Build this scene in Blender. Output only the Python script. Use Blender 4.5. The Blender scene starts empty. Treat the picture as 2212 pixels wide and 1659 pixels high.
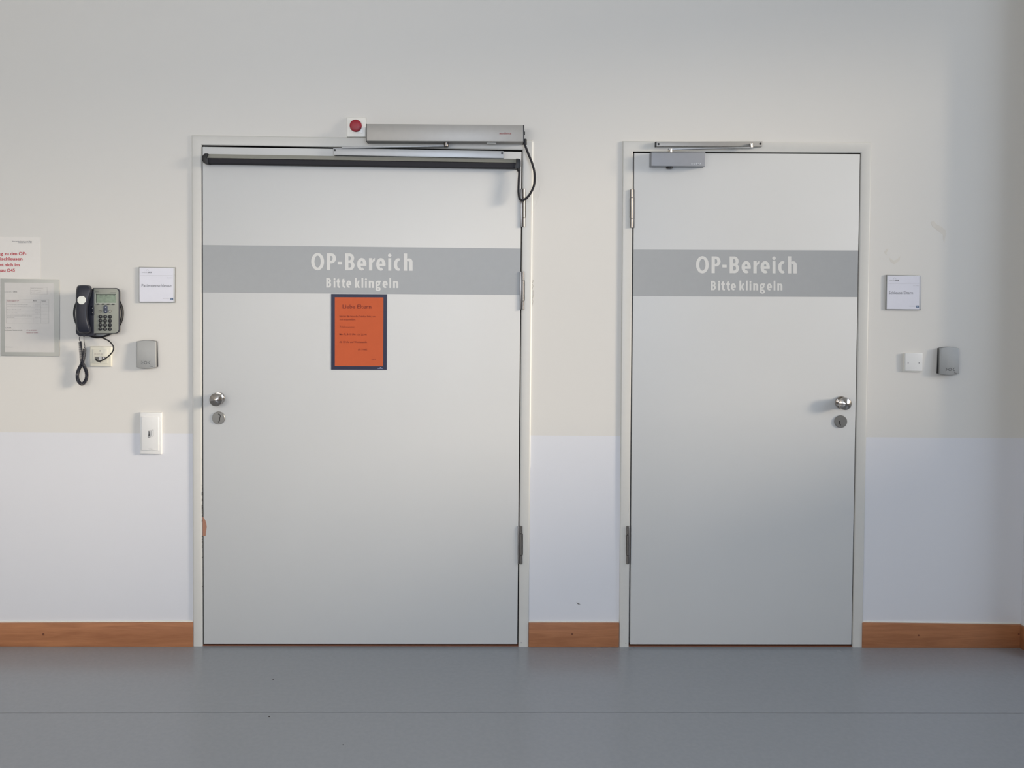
import bpy, bmesh, math, random
from mathutils import Vector, Matrix
random.seed(7)
S = bpy.context.scene
C = S.collection

# ---------------------------------------------------------------- camera
IW, IH = 2212.0, 1659.0
FOC, PX, PY = 1760.0, 1030.0, 660.0          # focal length and principal point (perspective-corrected photo: lens shift)
DIST = FOC / 512.0                            # metres from the door wall
YAW, PITCH, ROLL = math.radians(0.699), math.radians(-1.3101), math.radians(-0.3889)


def _rot():
    cy, sy, cp, sp, cr, sr = math.cos(YAW), math.sin(YAW), math.cos(PITCH), math.sin(PITCH), math.cos(ROLL), math.sin(ROLL)
    Ry = Matrix(((cy, 0, sy), (0, 1, 0), (-sy, 0, cy)))
    Rx = Matrix(((1, 0, 0), (0, cp, -sp), (0, sp, cp)))
    Rz = Matrix(((cr, -sr, 0), (sr, cr, 0), (0, 0, 1)))
    return Ry @ Rx @ Rz


RM = _rot()


def _dir(px, py):
    d = RM @ Vector(((px - PX) / FOC, (py - PY) / FOC, 1.0))
    return Vector((d.x, d.z, -d.y))


_d = _dir(1240, 1395.5)
CAMZ = -_d.z / _d.y * DIST
CAM = Vector((0, -DIST, CAMZ))
cd = bpy.data.cameras.new('camera')
cam = bpy.data.objects.new('camera', cd)
C.objects.link(cam)
cd.sensor_width = 36.0
cd.lens = FOC / IW * 36.0
cd.shift_x = (IW / 2 - PX) / IW
cd.shift_y = (PY - IH / 2) / IW
cd.clip_start = 0.05


def _m(v, s=1):
    return Vector((v[0], v[2], -v[1])) * s


r_, u_, b_ = _m(RM.col[0]), _m(RM.col[1], -1), _m(RM.col[2], -1)
M4 = Matrix.Identity(4)
for i_ in range(3):
    M4[i_][0], M4[i_][1], M4[i_][2], M4[i_][3] = r_[i_], u_[i_], b_[i_], CAM[i_]
cam.matrix_world = M4
S.camera = cam

# ---------------------------------------------------------------- world, light, exposure
wd = bpy.data.worlds.new('world')
S.world = wd
wd.use_nodes = True
wd.node_tree.nodes['Background'].inputs[0].default_value = (0.72, 0.80, 0.92, 1)
wd.node_tree.nodes['Background'].inputs[1].default_value = 1.0
S.view_settings.view_transform = 'Standard'
S.view_settings.look = 'None'
S.view_settings.exposure = 0.10
S.view_settings.gamma = 1.0
S.cycles.max_bounces = 10
S.cycles.diffuse_bounces = 8
S.cycles.use_denoising = True
S.cycles.caustics_reflective = False
S.cycles.caustics_refractive = False


def area(name, loc, target, sx, sy, power, col):
    l = bpy.data.lights.new(name, 'AREA')
    l.shape = 'RECTANGLE'
    l.size, l.size_y, l.energy, l.color = sx, sy, power, col
    o = bpy.data.objects.new(name, l)
    C.objects.link(o)
    o.location = loc
    o.rotation_euler = (Vector(target) - Vector(loc)).to_track_quat('-Z', 'Z').to_euler()
    return o


# low warm light falling through the end window, grazing the door wall (its sill and lintel shade the wall)
sl = bpy.data.lights.new('low_sun', 'SUN')
sl.energy, sl.color, sl.angle = 2.8, (1.0, 0.855, 0.67), math.radians(11)
so = bpy.data.objects.new('low_sun', sl)
C.objects.link(so)
so.location = (6, -3, 3)
so.rotation_euler = Vector((-2.9, 1.0, -0.58)).to_track_quat('-Z', 'Z').to_euler()
# sky light through the end window and the windows opposite the doors
area('daylight_end_window', (4.15, -1.78, 2.15), (0.4, -1.2, 0.7), 1.8, 1.6, 26, (0.72, 0.83, 1.0))
area('daylight_rear_window_left', (-2.6, -5.5, 2.2), (-2.2, 0, 2.5), 2.6, 1.5, 50, (1.0, 0.93, 0.84))
area('daylight_rear_window_middle', (0.55, -5.5, 2.1), (0.7, 0, 1.2), 1.5, 1.7, 88, (0.73, 0.83, 1.0))


# ---------------------------------------------------------------- materials
def srgb(r, g, b):
    f = lambda c: (c / 255.0) / 12.92 if c / 255.0 <= 0.04045 else (((c / 255.0) + 0.055) / 1.055) ** 2.4
    return (f(r), f(g), f(b), 1.0)


MATS = {}


def mat(name, rgb, rough=0.5, metal=0.0, noise=0.02, nscale=40.0, bump=0.0, bscale=300.0, spec=0.5, coat=0.0):
    if name in MATS:
        return MATS[name]
    m = bpy.data.materials.new(name)
    m.use_nodes = True
    nt = m.node_tree
    p = nt.nodes['Principled BSDF']
    col = srgb(*rgb)
    tc = nt.nodes.new('ShaderNodeTexCoord')
    nz = nt.nodes.new('ShaderNodeTexNoise')
    nz.inputs['Scale'].default_value = nscale
    nz.inputs['Detail'].default_value = 3
    nt.links.new(tc.outputs['Object'], nz.inputs['Vector'])
    rp = nt.nodes.new('ShaderNodeValToRGB')
    a, b = 1 - noise, 1 + noise
    rp.color_ramp.elements[0].position, rp.color_ramp.elements[1].position = 0.3, 0.7
    rp.color_ramp.elements[0].color = (col[0] * a, col[1] * a, col[2] * a, 1)
    rp.color_ramp.elements[1].color = (min(1, col[0] * b), min(1, col[1] * b), min(1, col[2] * b), 1)
    nt.links.new(nz.outputs['Fac'], rp.inputs['Fac'])
    nt.links.new(rp.outputs['Color'], p.inputs['Base Color'])
    p.inputs['Roughness'].default_value = rough
    p.inputs['Metallic'].default_value = metal
    p.inputs['Specular IOR Level'].default_value = spec
    p.inputs['Coat Weight'].default_value = coat
    if bump > 0:
        n2 = nt.nodes.new('ShaderNodeTexNoise')
        n2.inputs['Scale'].default_value = bscale
        nt.links.new(tc.outputs['Object'], n2.inputs['Vector'])
        bp = nt.nodes.new('ShaderNodeBump')
        bp.inputs['Strength'].default_value = bump
        bp.inputs['Distance'].default_value = 0.001
        nt.links.new(n2.outputs['Fac'], bp.inputs['Height'])
        nt.links.new(bp.outputs['Normal'], p.inputs['Normal'])
    MATS[name] = m
    return m


def wall_material():
    """cream paint above, cooler washable paint below the paint line at about 0.9 m"""
    m = bpy.data.materials.new('two_tone_wall_paint')
    m.use_nodes = True
    nt = m.node_tree
    p = nt.nodes['Principled BSDF']
    geo = nt.nodes.new('ShaderNodeNewGeometry')
    sep = nt.nodes.new('ShaderNodeSeparateXYZ')
    nt.links.new(geo.outputs['Position'], sep.inputs[0])
    # the line drops very slightly towards the right
    ml = nt.nodes.new('ShaderNodeMath'); ml.operation = 'MULTIPLY_ADD'
    nt.links.new(sep.outputs['X'], ml.inputs[0]); ml.inputs[1].default_value = LINE_K
    nt.links.new(sep.outputs['Z'], ml.inputs[2])
    gt = nt.nodes.new('ShaderNodeMath'); gt.operation = 'GREATER_THAN'
    nt.links.new(ml.outputs[0], gt.inputs[0]); gt.inputs[1].default_value = LINE_Z
    mx = nt.nodes.new('ShaderNodeMix'); mx.data_type = 'RGBA'
    nt.links.new(gt.outputs[0], mx.inputs[0])
    mx.inputs[6].default_value = srgb(*PAINT_LOW)
    mx.inputs[7].default_value = srgb(*PAINT_UP)
    nz = nt.nodes.new('ShaderNodeTexNoise'); nz.inputs['Scale'].default_value = 260; nz.inputs['Detail'].default_value = 4
    nt.links.new(geo.outputs['Position'], nz.inputs['Vector'])
    bp = nt.nodes.new('ShaderNodeBump'); bp.inputs['Strength'].default_value = 0.10; bp.inputs['Distance'].default_value = 0.001
    nt.links.new(nz.outputs['Fac'], bp.inputs['Height'])
    nt.links.new(bp.outputs['Normal'], p.inputs['Normal'])
    nt.links.new(mx.outputs[2], p.inputs['Base Color'])
    mr = nt.nodes.new('ShaderNodeMapRange')
    nt.links.new(gt.outputs[0], mr.inputs[0]); mr.inputs[3].default_value = 0.42; mr.inputs[4].default_value = 0.75
    nt.links.new(mr.outputs[0], p.inputs['Roughness'])
    p.inputs['Specular IOR Level'].default_value = 0.35
    return m


def wood_material(name, c1, c2):
    m = bpy.data.materials.new(name)
    m.use_nodes = True
    nt = m.node_tree
    p = nt.nodes['Principled BSDF']
    tc = nt.nodes.new('ShaderNodeTexCoord')
    mp = nt.nodes.new('ShaderNodeMapping'); mp.inputs['Scale'].default_value = (1.2, 6, 14)
    nt.links.new(tc.outputs['Object'], mp.inputs[0])
    nz = nt.nodes.new('ShaderNodeTexNoise'); nz.inputs['Scale'].default_value = 2.2; nz.inputs['Detail'].default_value = 6
    nz.inputs['Distortion'].default_value = 1.2
    nt.links.new(mp.outputs[0], nz.inputs['Vector'])
    n2 = nt.nodes.new('ShaderNodeTexNoise'); n2.inputs['Scale'].default_value = 14; n2.inputs['Detail'].default_value = 4
    nt.links.new(mp.outputs[0], n2.inputs['Vector'])
    ad = nt.nodes.new('ShaderNodeMath'); ad.operation = 'MULTIPLY_ADD'
    nt.links.new(n2.outputs['Fac'], ad.inputs[0]); ad.inputs[1].default_value = 0.35
    nt.links.new(nz.outputs['Fac'], ad.inputs[2])
    rp = nt.nodes.new('ShaderNodeValToRGB')
    rp.color_ramp.elements[0].position, rp.color_ramp.elements[1].position = 0.45, 0.9
    rp.color_ramp.elements[0].color, rp.color_ramp.elements[1].color = srgb(*c1), srgb(*c2)
    nt.links.new(ad.outputs[0], rp.inputs['Fac'])
    nt.links.new(rp.outputs['Color'], p.inputs['Base Color'])
    p.inputs['Roughness'].default_value = 0.45
    return m


def floor_material():
    m = bpy.data.materials.new('grey_linoleum')
    m.use_nodes = True
    nt = m.node_tree
    p = nt.nodes['Principled BSDF']
    tc = nt.nodes.new('ShaderNodeTexCoord')
    n1 = nt.nodes.new('ShaderNodeTexNoise'); n1.inputs['Scale'].default_value = 60; n1.inputs['Detail'].default_value = 4
    nt.links.new(tc.outputs['Object'], n1.inputs['Vector'])
    rp = nt.nodes.new('ShaderNodeValToRGB')
    rp.color_ramp.elements[0].position, rp.color_ramp.elements[1].position = 0.35, 0.65
    rp.color_ramp.elements[0].color = srgb(FLOOR[0] - 1.5, FLOOR[1] - 1.5, FLOOR[2] - 1.5)
    rp.color_ramp.elements[1].color = srgb(FLOOR[0] + 1.5, FLOOR[1] + 1.5, FLOOR[2] + 1.5)
    nt.links.new(n1.outputs['Fac'], rp.inputs['Fac'])
    nt.links.new(rp.outputs['Color'], p.inputs['Base Color'])
    n2 = nt.nodes.new('ShaderNodeTexNoise'); n2.inputs['Scale'].default_value = 2.0; n2.inputs['Detail'].default_value = 5
    nt.links.new(tc.outputs['Object'], n2.inputs['Vector'])
    mr = nt.nodes.new('ShaderNodeMapRange'); mr.inputs[3].default_value = 0.21; mr.inputs[4].default_value = 0.30
    nt.links.new(n2.outputs['Fac'], mr.inputs[0])
    nt.links.new(mr.outputs[0], p.inputs['Roughness'])
    p.inputs['Specular IOR Level'].default_value = 0.65
    return m


# ---------------------------------------------------------------- geometry helpers
def W(px, py, d=0.0):
    """photo pixel -> point on the vertical plane d metres in front of the door wall"""
    v = _dir(px, py)
    t = (DIST - d) / v.y
    return Vector((CAM.x + v.x * t, -d, CAM.z + v.z * t))


def wz(px, py):
    return W(px, py).z


LINE_K = -(W(2100, 945.7).z - W(0, 934).z) / (W(2100, 945.7).x - W(0, 934).x)
LINE_Z = W(0, 934).z + LINE_K * W(0, 934).x
PAINT_UP = (213, 210, 204)
PAINT_LOW = (216, 216, 219)
FLOOR = (144, 147, 151)


def prism(bm, pts, back, bevel=0.0, seg=2):
    """pts: list of world points of the front outline (facing -y); extruded back to y = -back"""
    vf = [bm.verts.new(p) for p in pts]
    vb = [bm.verts.new((p.x, -back, p.z)) for p in pts]
    n = len(pts)
    f = bm.faces.new(vf)
    g = bm.faces.new(vb[::-1])
    sides = []
    for i in range(n):
        j = (i + 1) % n
        sides.append(bm.faces.new((vf[i], vb[i], vb[j], vf[j])))
    bmesh.ops.recalc_face_normals(bm, faces=[f, g] + sides)
    if bevel > 0:
        es = [e for e in f.edges]
        bmesh.ops.bevel(bm, geom=es, offset=bevel, segments=seg, affect='EDGES', profile=0.5)


def quad(bm, c, d1, d0=0.0, bevel=0.0, seg=2):
    """c = (TL, TR, BR, BL) photo pixels measured on the front face"""
    prism(bm, [W(x, y, d1) for x, y in c], d0, bevel, seg)


def rect(bm, x0, y0, x1, y1, d1, d0=0.0, bevel=0.0, seg=2):
    quad(bm, ((x0, y0), (x1, y0), (x1, y1), (x0, y1)), d1, d0, bevel, seg)


def rrect(x0, y0, x1, y1, r, n=6, rs=None):
    """rounded rectangle outline in pixels; rs = radii TL TR BR BL"""
    rs = rs or (r, r, r, r)
    o = []
    for (cx, cy, a, q) in ((x0 + rs[0], y0 + rs[0], 180, rs[0]), (x1 - rs[1], y0 + rs[1], 270, rs[1]),
                           (x1 - rs[2], y1 - rs[2], 0, rs[2]), (x0 + rs[3], y1 - rs[3], 90, rs[3])):
        for k in range(n + 1):
            t = math.radians(a + 90.0 * k / n)
            o.append((cx + q * math.cos(t), cy + q * math.sin(t)))
    return o


def circ(cx, cy, r, n=32, ry=None):
    ry = ry or r
    return [(cx + r * math.cos(2 * math.pi * k / n), cy + ry * math.sin(2 * math.pi * k / n)) for k in range(n)]


def poly(bm, pxs, d1, d0=0.0, bevel=0.0, seg=2):
    prism(bm, [W(x, y, d1) for x, y in pxs], d0, bevel, seg)


def box(bm, a, b, bevel=0.0):
    x0, y0, z0 = a
    x1, y1, z1 = b
    vs = [bm.verts.new(v) for v in ((x0, y0, z0), (x1, y0, z0), (x1, y1, z0), (x0, y1, z0), (x0, y0, z1), (x1, y0, z1), (x1, y1, z1), (x0, y1, z1))]
    fs = [bm.faces.new([vs[i] for i in q]) for q in ((0, 3, 2, 1), (4, 5, 6, 7), (0, 1, 5, 4), (1, 2, 6, 5), (2, 3, 7, 6), (3, 0, 4, 7))]
    if bevel > 0:
        es = list({e for f in fs for e in f.edges})
        bmesh.ops.bevel(bm, geom=es, offset=bevel, segments=2, affect='EDGES', profile=0.5)


def lathe(bm, c, prof, n=40, axis=Vector((0, -1, 0))):
    """prof: (radius, height along axis) pairs from point c"""
    axis = axis.normalized()
    up = Vector((0, 0, 1)) if abs(axis.z) < 0.9 else Vector((1, 0, 0))
    u = axis.cross(up).normalized()
    v = axis.cross(u).normalized()
    rings = []
    for r, h in prof:
        if r <= 1e-6:
            rings.append([bm.verts.new(c + axis * h)])
        else:
            rings.append([bm.verts.new(c + axis * h + (u * math.cos(2 * math.pi * k / n) + v * math.sin(2 * math.pi * k / n)) * r) for k in range(n)])
    fs = []
    for a, b in zip(rings, rings[1:]):
        for k in range(n):
            j = (k + 1) % n
            if len(a) == 1 and len(b) == 1:
                continue
            if len(a) == 1:
                fs.append(bm.faces.new((a[0], b[k], b[j])))
            elif len(b) == 1:
                fs.append(bm.faces.new((a[k], b[0], a[j])))
            else:
                fs.append(bm.faces.new((a[k], b[k], b[j], a[j])))
    if len(rings[0]) > 1:
        fs.append(bm.faces.new(rings[0]))
    if len(rings[-1]) > 1:
        fs.append(bm.faces.new(rings[-1][::-1]))
    bmesh.ops.recalc_face_normals(bm, faces=fs)


def cyl(bm, a, b, r, n=20, bev=0.0):
    ax = b - a
    L = ax.length
    pr = [(r, 0), (r, L)] if bev <= 0 else [(r - bev, 0), (r, bev), (r, L - bev), (r - bev, L)]
    lathe(bm, a, pr, n, ax)


def smooth_path(pts, sub=8, closed=False):
    """Catmull-Rom"""
    out = []
    n = len(pts)
    rng = range(n) if closed else range(n - 1)
    g = (lambda i: pts[i % n]) if closed else (lambda i: pts[max(0, min(n - 1, i))])
    for i in rng:
        p0, p1, p2, p3 = g(i - 1), g(i), g(i + 1), g(i + 2)
        for k in range(sub):
            t = k / sub
            out.append(0.5 * ((2 * p1) + (p2 - p0) * t + (2 * p0 - 5 * p1 + 4 * p2 - p3) * t * t + (3 * p1 - p0 - 3 * p2 + p3) * t ** 3))
    if not closed:
        out.append(pts[-1].copy())
    return out


def tube(bm, pts, r, n=10, closed=False):
    m = len(pts)
    T = []
    for i in range(m):
        a = pts[(i - 1) % m] if closed else pts[max(0, i - 1)]
        b = pts[(i + 1) % m] if closed else pts[min(m - 1, i + 1)]
        T.append((b - a).normalized())
    u = T[0].orthogonal().normalized()
    rings = []
    for i in range(m):
        u = (u - T[i] * u.dot(T[i])).normalized()
        v = T[i].cross(u)
        rr = r(i / (m - 1)) if callable(r) else r
        rings.append([bm.verts.new(pts[i] + (u * math.cos(2 * math.pi * k / n) + v * math.sin(2 * math.pi * k / n)) * rr) for k in range(n)])
    fs = []
    for i in range(m if closed else m - 1):
        a, b = rings[i], rings[(i + 1) % m]
        for k in range(n):
            fs.append(bm.faces.new((a[k], a[(k + 1) % n], b[(k + 1) % n], b[k])))
    if not closed:
        fs.append(bm.faces.new(rings[0][::-1]))
        fs.append(bm.faces.new(rings[-1]))
    bmesh.ops.recalc_face_normals(bm, faces=fs)


def obj(name, bm, m, parent=None, smooth=True):
    """link bm (world coordinates) as ONE mesh object; parts share the origin of their thing"""
    root = parent
    while root is not None and root.parent is not None:
        root = root.parent
    if root is not None:
        org = Vector(root.location)
    else:
        bm.verts.ensure_lookup_table()
        xs = [v.co for v in bm.verts]
        org = Vector(((min(v.x for v in xs) + max(v.x for v in xs)) / 2, max(v.y for v in xs), min(v.z for v in xs)))
    for v in bm.verts:
        v.co -= org
    me = bpy.data.meshes.new(name)
    bm.to_mesh(me)
    bm.free()
    me.materials.append(m)
    if smooth:
        for p in me.polygons:
            p.use_smooth = True
        me.set_sharp_from_angle(angle=math.radians(32))
    o = bpy.data.objects.new(name, me)
    C.objects.link(o)
    if parent is None:
        o.location = org
    else:
        o.parent = parent
    return o


def struct(o):
    o['kind'] = 'structure'
    return o


def tag(o, label, cat, group=None):
    o['label'] = label
    o['category'] = cat
    if group:
        o['group'] = group
    return o


def thing(name, loc, label=None, cat=None, group=None):
    o = bpy.data.objects.new(name, None)
    o.empty_display_size = 0.05
    C.objects.link(o)
    o.location = loc
    if label:
        tag(o, label, cat, group)
    return o


def B():
    return bmesh.new()


_tcache = {}


def text_tris(body, bold):
    k = (body, bold)
    if k in _tcache:
        return _tcache[k]
    f = bpy.data.curves.new('lettering', 'FONT')
    f.body = body
    f.size = 1.0
    f.offset = bold
    f.resolution_u = 3
    o = bpy.data.objects.new('lettering', f)
    C.objects.link(o)
    dg = bpy.context.evaluated_depsgraph_get()
    me = bpy.data.meshes.new_from_object(o.evaluated_get(dg))
    vs = [(v.co.x, v.co.y) for v in me.vertices]
    fs = [tuple(p.vertices) for p in me.polygons]
    bpy.data.objects.remove(o)
    bpy.data.curves.remove(f)
    bpy.data.meshes.remove(me)
    _tcache[k] = (vs, fs)
    return vs, fs


def lines(name, m, parent, rows, d, slope=0.0):
    """each printed line is a part of its own: rows of (text, x0, x1, baseline, cap height, boldness)"""
    for (body, x0, x1, base, cap, bold) in rows:
        bm = B()
        text(bm, body, x0, x1, base, cap, d, bold, slope)
        obj(name, bm, m, parent, smooth=False)


def text(bm, body, x0, x1, base, cap, d, bold=0.0, slope=0.0, x_of_cap=None):
    """lettering laid flat on plane d between pixel x0 and x1, baseline at pixel row base, capital height cap pixels"""
    vs, fs = text_tris(body, bold)
    if not vs:
        return
    mn, mx = min(v[0] for v in vs), max(v[0] for v in vs)
    ch = 0.69
    sx = (x1 - x0) / (mx - mn)
    vv = [bm.verts.new(W(x0 + (x - mn) * sx, base - y / ch * cap + slope * (x - mn) * sx, d)) for x, y in vs]
    for f in fs:
        try:
            bm.faces.new([vv[i] for i in f])
        except ValueError:
            pass


# ---------------------------------------------------------------- palette
M_WALL = wall_material()
M_FLOOR = floor_material()
M_WOOD = wood_material('beech_skirting', (150, 97, 64), (178, 121, 82))
M_CEIL = mat('ceiling_paint', (232, 230, 224), 0.9)
M_DOOR = mat('door_white_laminate', (203, 203, 201), 0.45, noise=0.008, nscale=3, bump=0.05, bscale=500, spec=0.4)
M_FRAME = mat('door_frame_lacquer', (203, 201, 195), 0.4, noise=0.008, spec=0.4)
M_BAND = mat('grey_vinyl_band', (158, 160, 161), 0.5, noise=0.01)
M_LETTER = mat('light_vinyl_lettering', (207, 206, 202), 0.5, noise=0.005)
M_DARK = mat('dark_gap', (28, 22, 22), 0.9)
M_ALU = mat('satin_aluminium', (160, 157, 152), 0.45, 0.35, noise=0.02)
M_ALUB = mat('light_aluminium', (168, 170, 172), 0.42, 0.35, noise=0.02)
M_STEEL = mat('brushed_stainless_steel', (132, 127, 122), 0.36, 1.0, noise=0.05)
M_KNOB = mat('polished_stainless_steel', (184, 178, 172), 0.17, 1.0, noise=0.03)
M_LOCK = mat('lock_disc_steel', (146, 145, 142), 0.42, 0.8, noise=0.05)
M_RUB = mat('black_rubber', (20, 18, 26), 0.7, noise=0.05)
M_BLK = mat('black_plastic', (18, 18, 21), 0.5, noise=0.05)
M_WHT = mat('white_switch_plastic', (226, 224, 216), 0.3, noise=0.01)
M_WHB = mat('bright_white_plastic', (224, 223, 220), 0.28, noise=0.01)
M_CRM = mat('cream_socket_plastic', (214, 210, 194), 0.32, noise=0.01)
M_RED = mat('red_button_plastic', (146, 20, 38), 0.45, noise=0.03)
M_PAPER = mat('white_paper', (222, 218, 212), 0.85, noise=0.01)
M_SIGNP = mat('sign_paper', (214, 214, 222), 0.35, noise=0.01)
M_RDR = mat('silver_reader_plastic', (152, 153, 152), 0.42, 0.25, noise=0.02)
M_INK = mat('black_ink', (60, 60, 62), 0.8)
M_INKG = mat('grey_ink', (120, 120, 124), 0.8)
M_INKL = mat('pale_grey_ink', (178, 178, 180), 0.8)
M_INKR = mat('red_ink', (186, 70, 78), 0.8)
M_NAVY = mat('navy_frame_plastic', (15, 15, 50), 0.45, noise=0.03)
M_ORG = mat('orange_paper', (190, 86, 46), 0.8, noise=0.02)
M_INKP = mat('dark_red_brown_ink', (112, 36, 26), 0.8)
M_PHN = mat('dark_grey_phone_plastic', (32, 34, 46), 0.42, noise=0.04)
M_PHG = mat('silver_grey_phone_panel', (142, 144, 134), 0.5, noise=0.02)
M_LCD = mat('green_grey_display', (124, 140, 122), 0.25, noise=0.12, nscale=90)
M_CHIP = mat('exposed_chipboard', (160, 116, 96), 0.85, noise=0.08, nscale=200)
M_SCUFF = mat('wall_scuff', (192, 188, 180), 0.8, noise=0.03)
M_CAULK = mat('white_sealant', (224, 221, 212), 0.6, noise=0.02)

# ---------------------------------------------------------------- the setting
XL, XR = -4.4, 4.25
YB = -5.6
ZC = 3.3
xc = W(2206.3, 1350).x                        # inner corner at the right
TH = 0.14
# frame outlines measured on the photograph (front face, d = 0.009)
FD = 0.009
F1 = dict(o=((413.2, 291.6), (1151.2, 302.5), (1142.2, 1395.6), (416.2, 1395.4)),
          i=((434.7, 313.0), (1128.9, 323.8), (1119.8, 1395.5), (437.6, 1395.4)))
F2 = dict(o=((1345.8, 304.4), (1883.0, 307.8), (1863.6, 1395.6), (1337.8, 1395.5)),
          i=((1367.7, 327.2), (1860.7, 330.0), (1841.9, 1395.6), (1358.5, 1395.5)))


def opening(F):
    c = [W(x, y, FD) for x, y in F['i']]
    x0 = min(c[0].x, c[3].x) - 0.012
    x1 = max(c[1].x, c[2].x) + 0.012
    z1 = max(c[0].z, c[1].z) + 0.012
    return x0, x1, z1


a0, a1, az = opening(F1)
b0, b1, bz = opening(F2)
bm = B()
for (x0, x1, z0, z1) in ((XL, a0, 0, ZC), (a0, a1, az, ZC), (a1, b0, 0, ZC), (b0, b1, bz, ZC), (b1, xc, 0, ZC)):
    box(bm, (x0, 0, z0), (x1, TH, z1))
wall = struct(obj('wall_back', bm, M_WALL, smooth=False))
bm = B(); box(bm, (xc, -0.15, 0), (XR, TH, ZC)); struct(obj('wall_right', bm, M_WALL, smooth=False))
bm = B(); box(bm, (XL - .1, YB - .1, -.1), (XR + .1, TH, 0)); struct(obj('floor', bm, M_FLOOR, smooth=False))
bm = B(); box(bm, (XL - .1, YB - .1, ZC), (XR + .1, TH, ZC + .1)); struct(obj('ceiling', bm, M_CEIL, smooth=False))
bm = B(); box(bm, (XL - .1, YB, 0), (XL, TH, ZC)); struct(obj('wall_left', bm, M_WALL, smooth=False))
# wall with the end window
bm = B()
wy0, wy1, wz0, wz1 = -2.75, -0.80, 1.32, 3.06
for a, b in (((XR, YB, 0), (XR + .1, wy0, ZC)), ((XR, wy1, 0), (XR + .1, TH, ZC)), ((XR, wy0, 0), (XR + .1, wy1, wz0)), ((XR, wy0, wz1), (XR + .1, wy1, ZC))):
    box(bm, a, b)
struct(obj('wall_end', bm, M_WALL, smooth=False))
bm = B()
for a, b in (((XR + .02, wy0, wz0), (XR + .08, wy0 + .06, wz1)), ((XR + .02, wy1 - .06, wz0), (XR + .08, wy1, wz1)),
             ((XR + .02, wy0 + .06, wz0), (XR + .08, wy1 - .06, wz0 + .06)), ((XR + .02, wy0 + .06, wz1 - .06), (XR + .08, wy1 - .06, wz1)),
             ((XR + .02, wy0 + .06, wz0), (XR + .08, wy0 + .10, wz1))):
    box(bm, a, b)
struct(obj('window_1', bm, M_FRAME, smooth=False))
# wall behind the camera with its window band
bm = B()
vx0, vx1, vz0, vz1 = -4.0, 1.4, 1.2, 3.0
for a, b in (((XL, YB - .1, 0), (vx0, YB, ZC)), ((vx1, YB - .1, 0), (XR, YB, ZC)), ((vx0, YB - .1, 0), (vx1, YB, vz0)), ((vx0, YB - .1, vz1), (vx1, YB, ZC))):
    box(bm, a, b)
struct(obj('wall_front', bm, mat('opposite_wall_paint', (186, 174, 156), 0.8), smooth=False))
bm = B()
for a, b in (((vx0, YB - .08, vz0), (vx1, YB - .02, vz0 + .06)), ((vx0, YB - .08, vz1 - .06), (vx1, YB - .02, vz1))):
    box(bm, a, b)
for k in range(5):
    x = vx0 + .03 + k * (vx1 - vx0 - .06) / 4
    box(bm, (x - .03, YB - .08, vz0 + .06), (x + .03, YB - .02, vz1 - .06))
struct(obj('window_2', bm, M_FRAME, smooth=False))

# welded seam of the floor covering and two specks of dirt
def FL(px, py, z=0.0004):
    v = _dir(px, py)
    k = (z - CAM.z) / v.z
    return Vector((CAM.x + v.x * k, CAM.y + v.y * k, z))


fl = bpy.data.objects['floor']
bm = B()
up = [(-300, 1539.6), (600, 1538.4), (1400, 1538.4), (2600, 1541.0)]
vs = [bm.verts.new(FL(x, y)) for x, y in up] + [bm.verts.new(FL(x, y + 0.9)) for x, y in up[::-1]]
bm.faces.new(vs)
obj('floor_seam', bm, mat('floor_seam_weld', (134, 136, 139), 0.35), fl, smooth=False)
for x, y, r in ((590, 1468, 1.3), (581.5, 1548, 1.6), (741, 1609, .9)):
    bm = B(); bm.faces.new([bm.verts.new(FL(x + r * 1.3 * math.cos(a * .785), y + r * math.sin(a * .785) * .7)) for a in range(8)])
    obj('dirt_speck', bm, M_DARK, fl, smooth=False)

# unseen column added behind the camera to shade the right corner
bm = B(); box(bm, (1.0, -4.7, 0), (1.95, -3.9, ZC), .02); struct(obj('wall_light_blocker', bm, mat('light_blocker_paint', (176, 160, 140), 0.8)))

# faint marks in the paint of the door wall
def scuff(pxs, m, nm='scuff_mark', d=0.0003):
    bm = B()
    poly(bm, pxs, d, 0.0)
    return obj(nm, bm, m, wall)


M_SC2 = mat('faint_scuff', (208, 203, 194), 0.8)
scuff([(2010, 480), (2016, 477), (2024, 485), (2034, 490), (2043, 498), (2044, 505), (2041, 515), (2040, 524), (2037, 516), (2037, 507), (2028, 500), (2014, 489)], M_SC2)
scuff([(1916, 537), (1919, 540), (1914, 547), (1917, 552), (1912, 549), (1910, 544)], M_SC2)
scuff([(1920, 556), (1930, 563), (1938, 560), (1945, 553), (1943, 563), (1932, 571), (1924, 566)], M_SC2)
scuff([(1245, 1301.5), (1250, 1303.2), (1254, 1305.6), (1249, 1306), (1246.5, 1304)], mat('dark_scuff', (120, 118, 116), 0.8))
# ragged paint edge beside the left door frame
for y0, y1, x in ((604, 612, 1150.6), (614, 626, 1150.0), (627, 645, 1151.4), (646, 662, 1149.8)):
    bm = B()
    tube(bm, smooth_path([W(x, y0, .0012), W(x + 1.4, (y0 * 2 + y1) / 3, .0015), W(x + .3, (y0 + 2 * y1) / 3, .0012), W(x - .8, y1, .0012)], 4), 0.0007, 6)
    obj('paint_crack', bm, mat('paint_crack_shade', (165, 160, 152), 0.9), wall)
for y0, y1 in ((1191, 1206), (1222, 1228)):
    bm = B(); rect(bm, 1141.6, y0, 1142.8, y1, 0.0006); obj('paint_crack', bm, M_INKG, wall)

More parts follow.
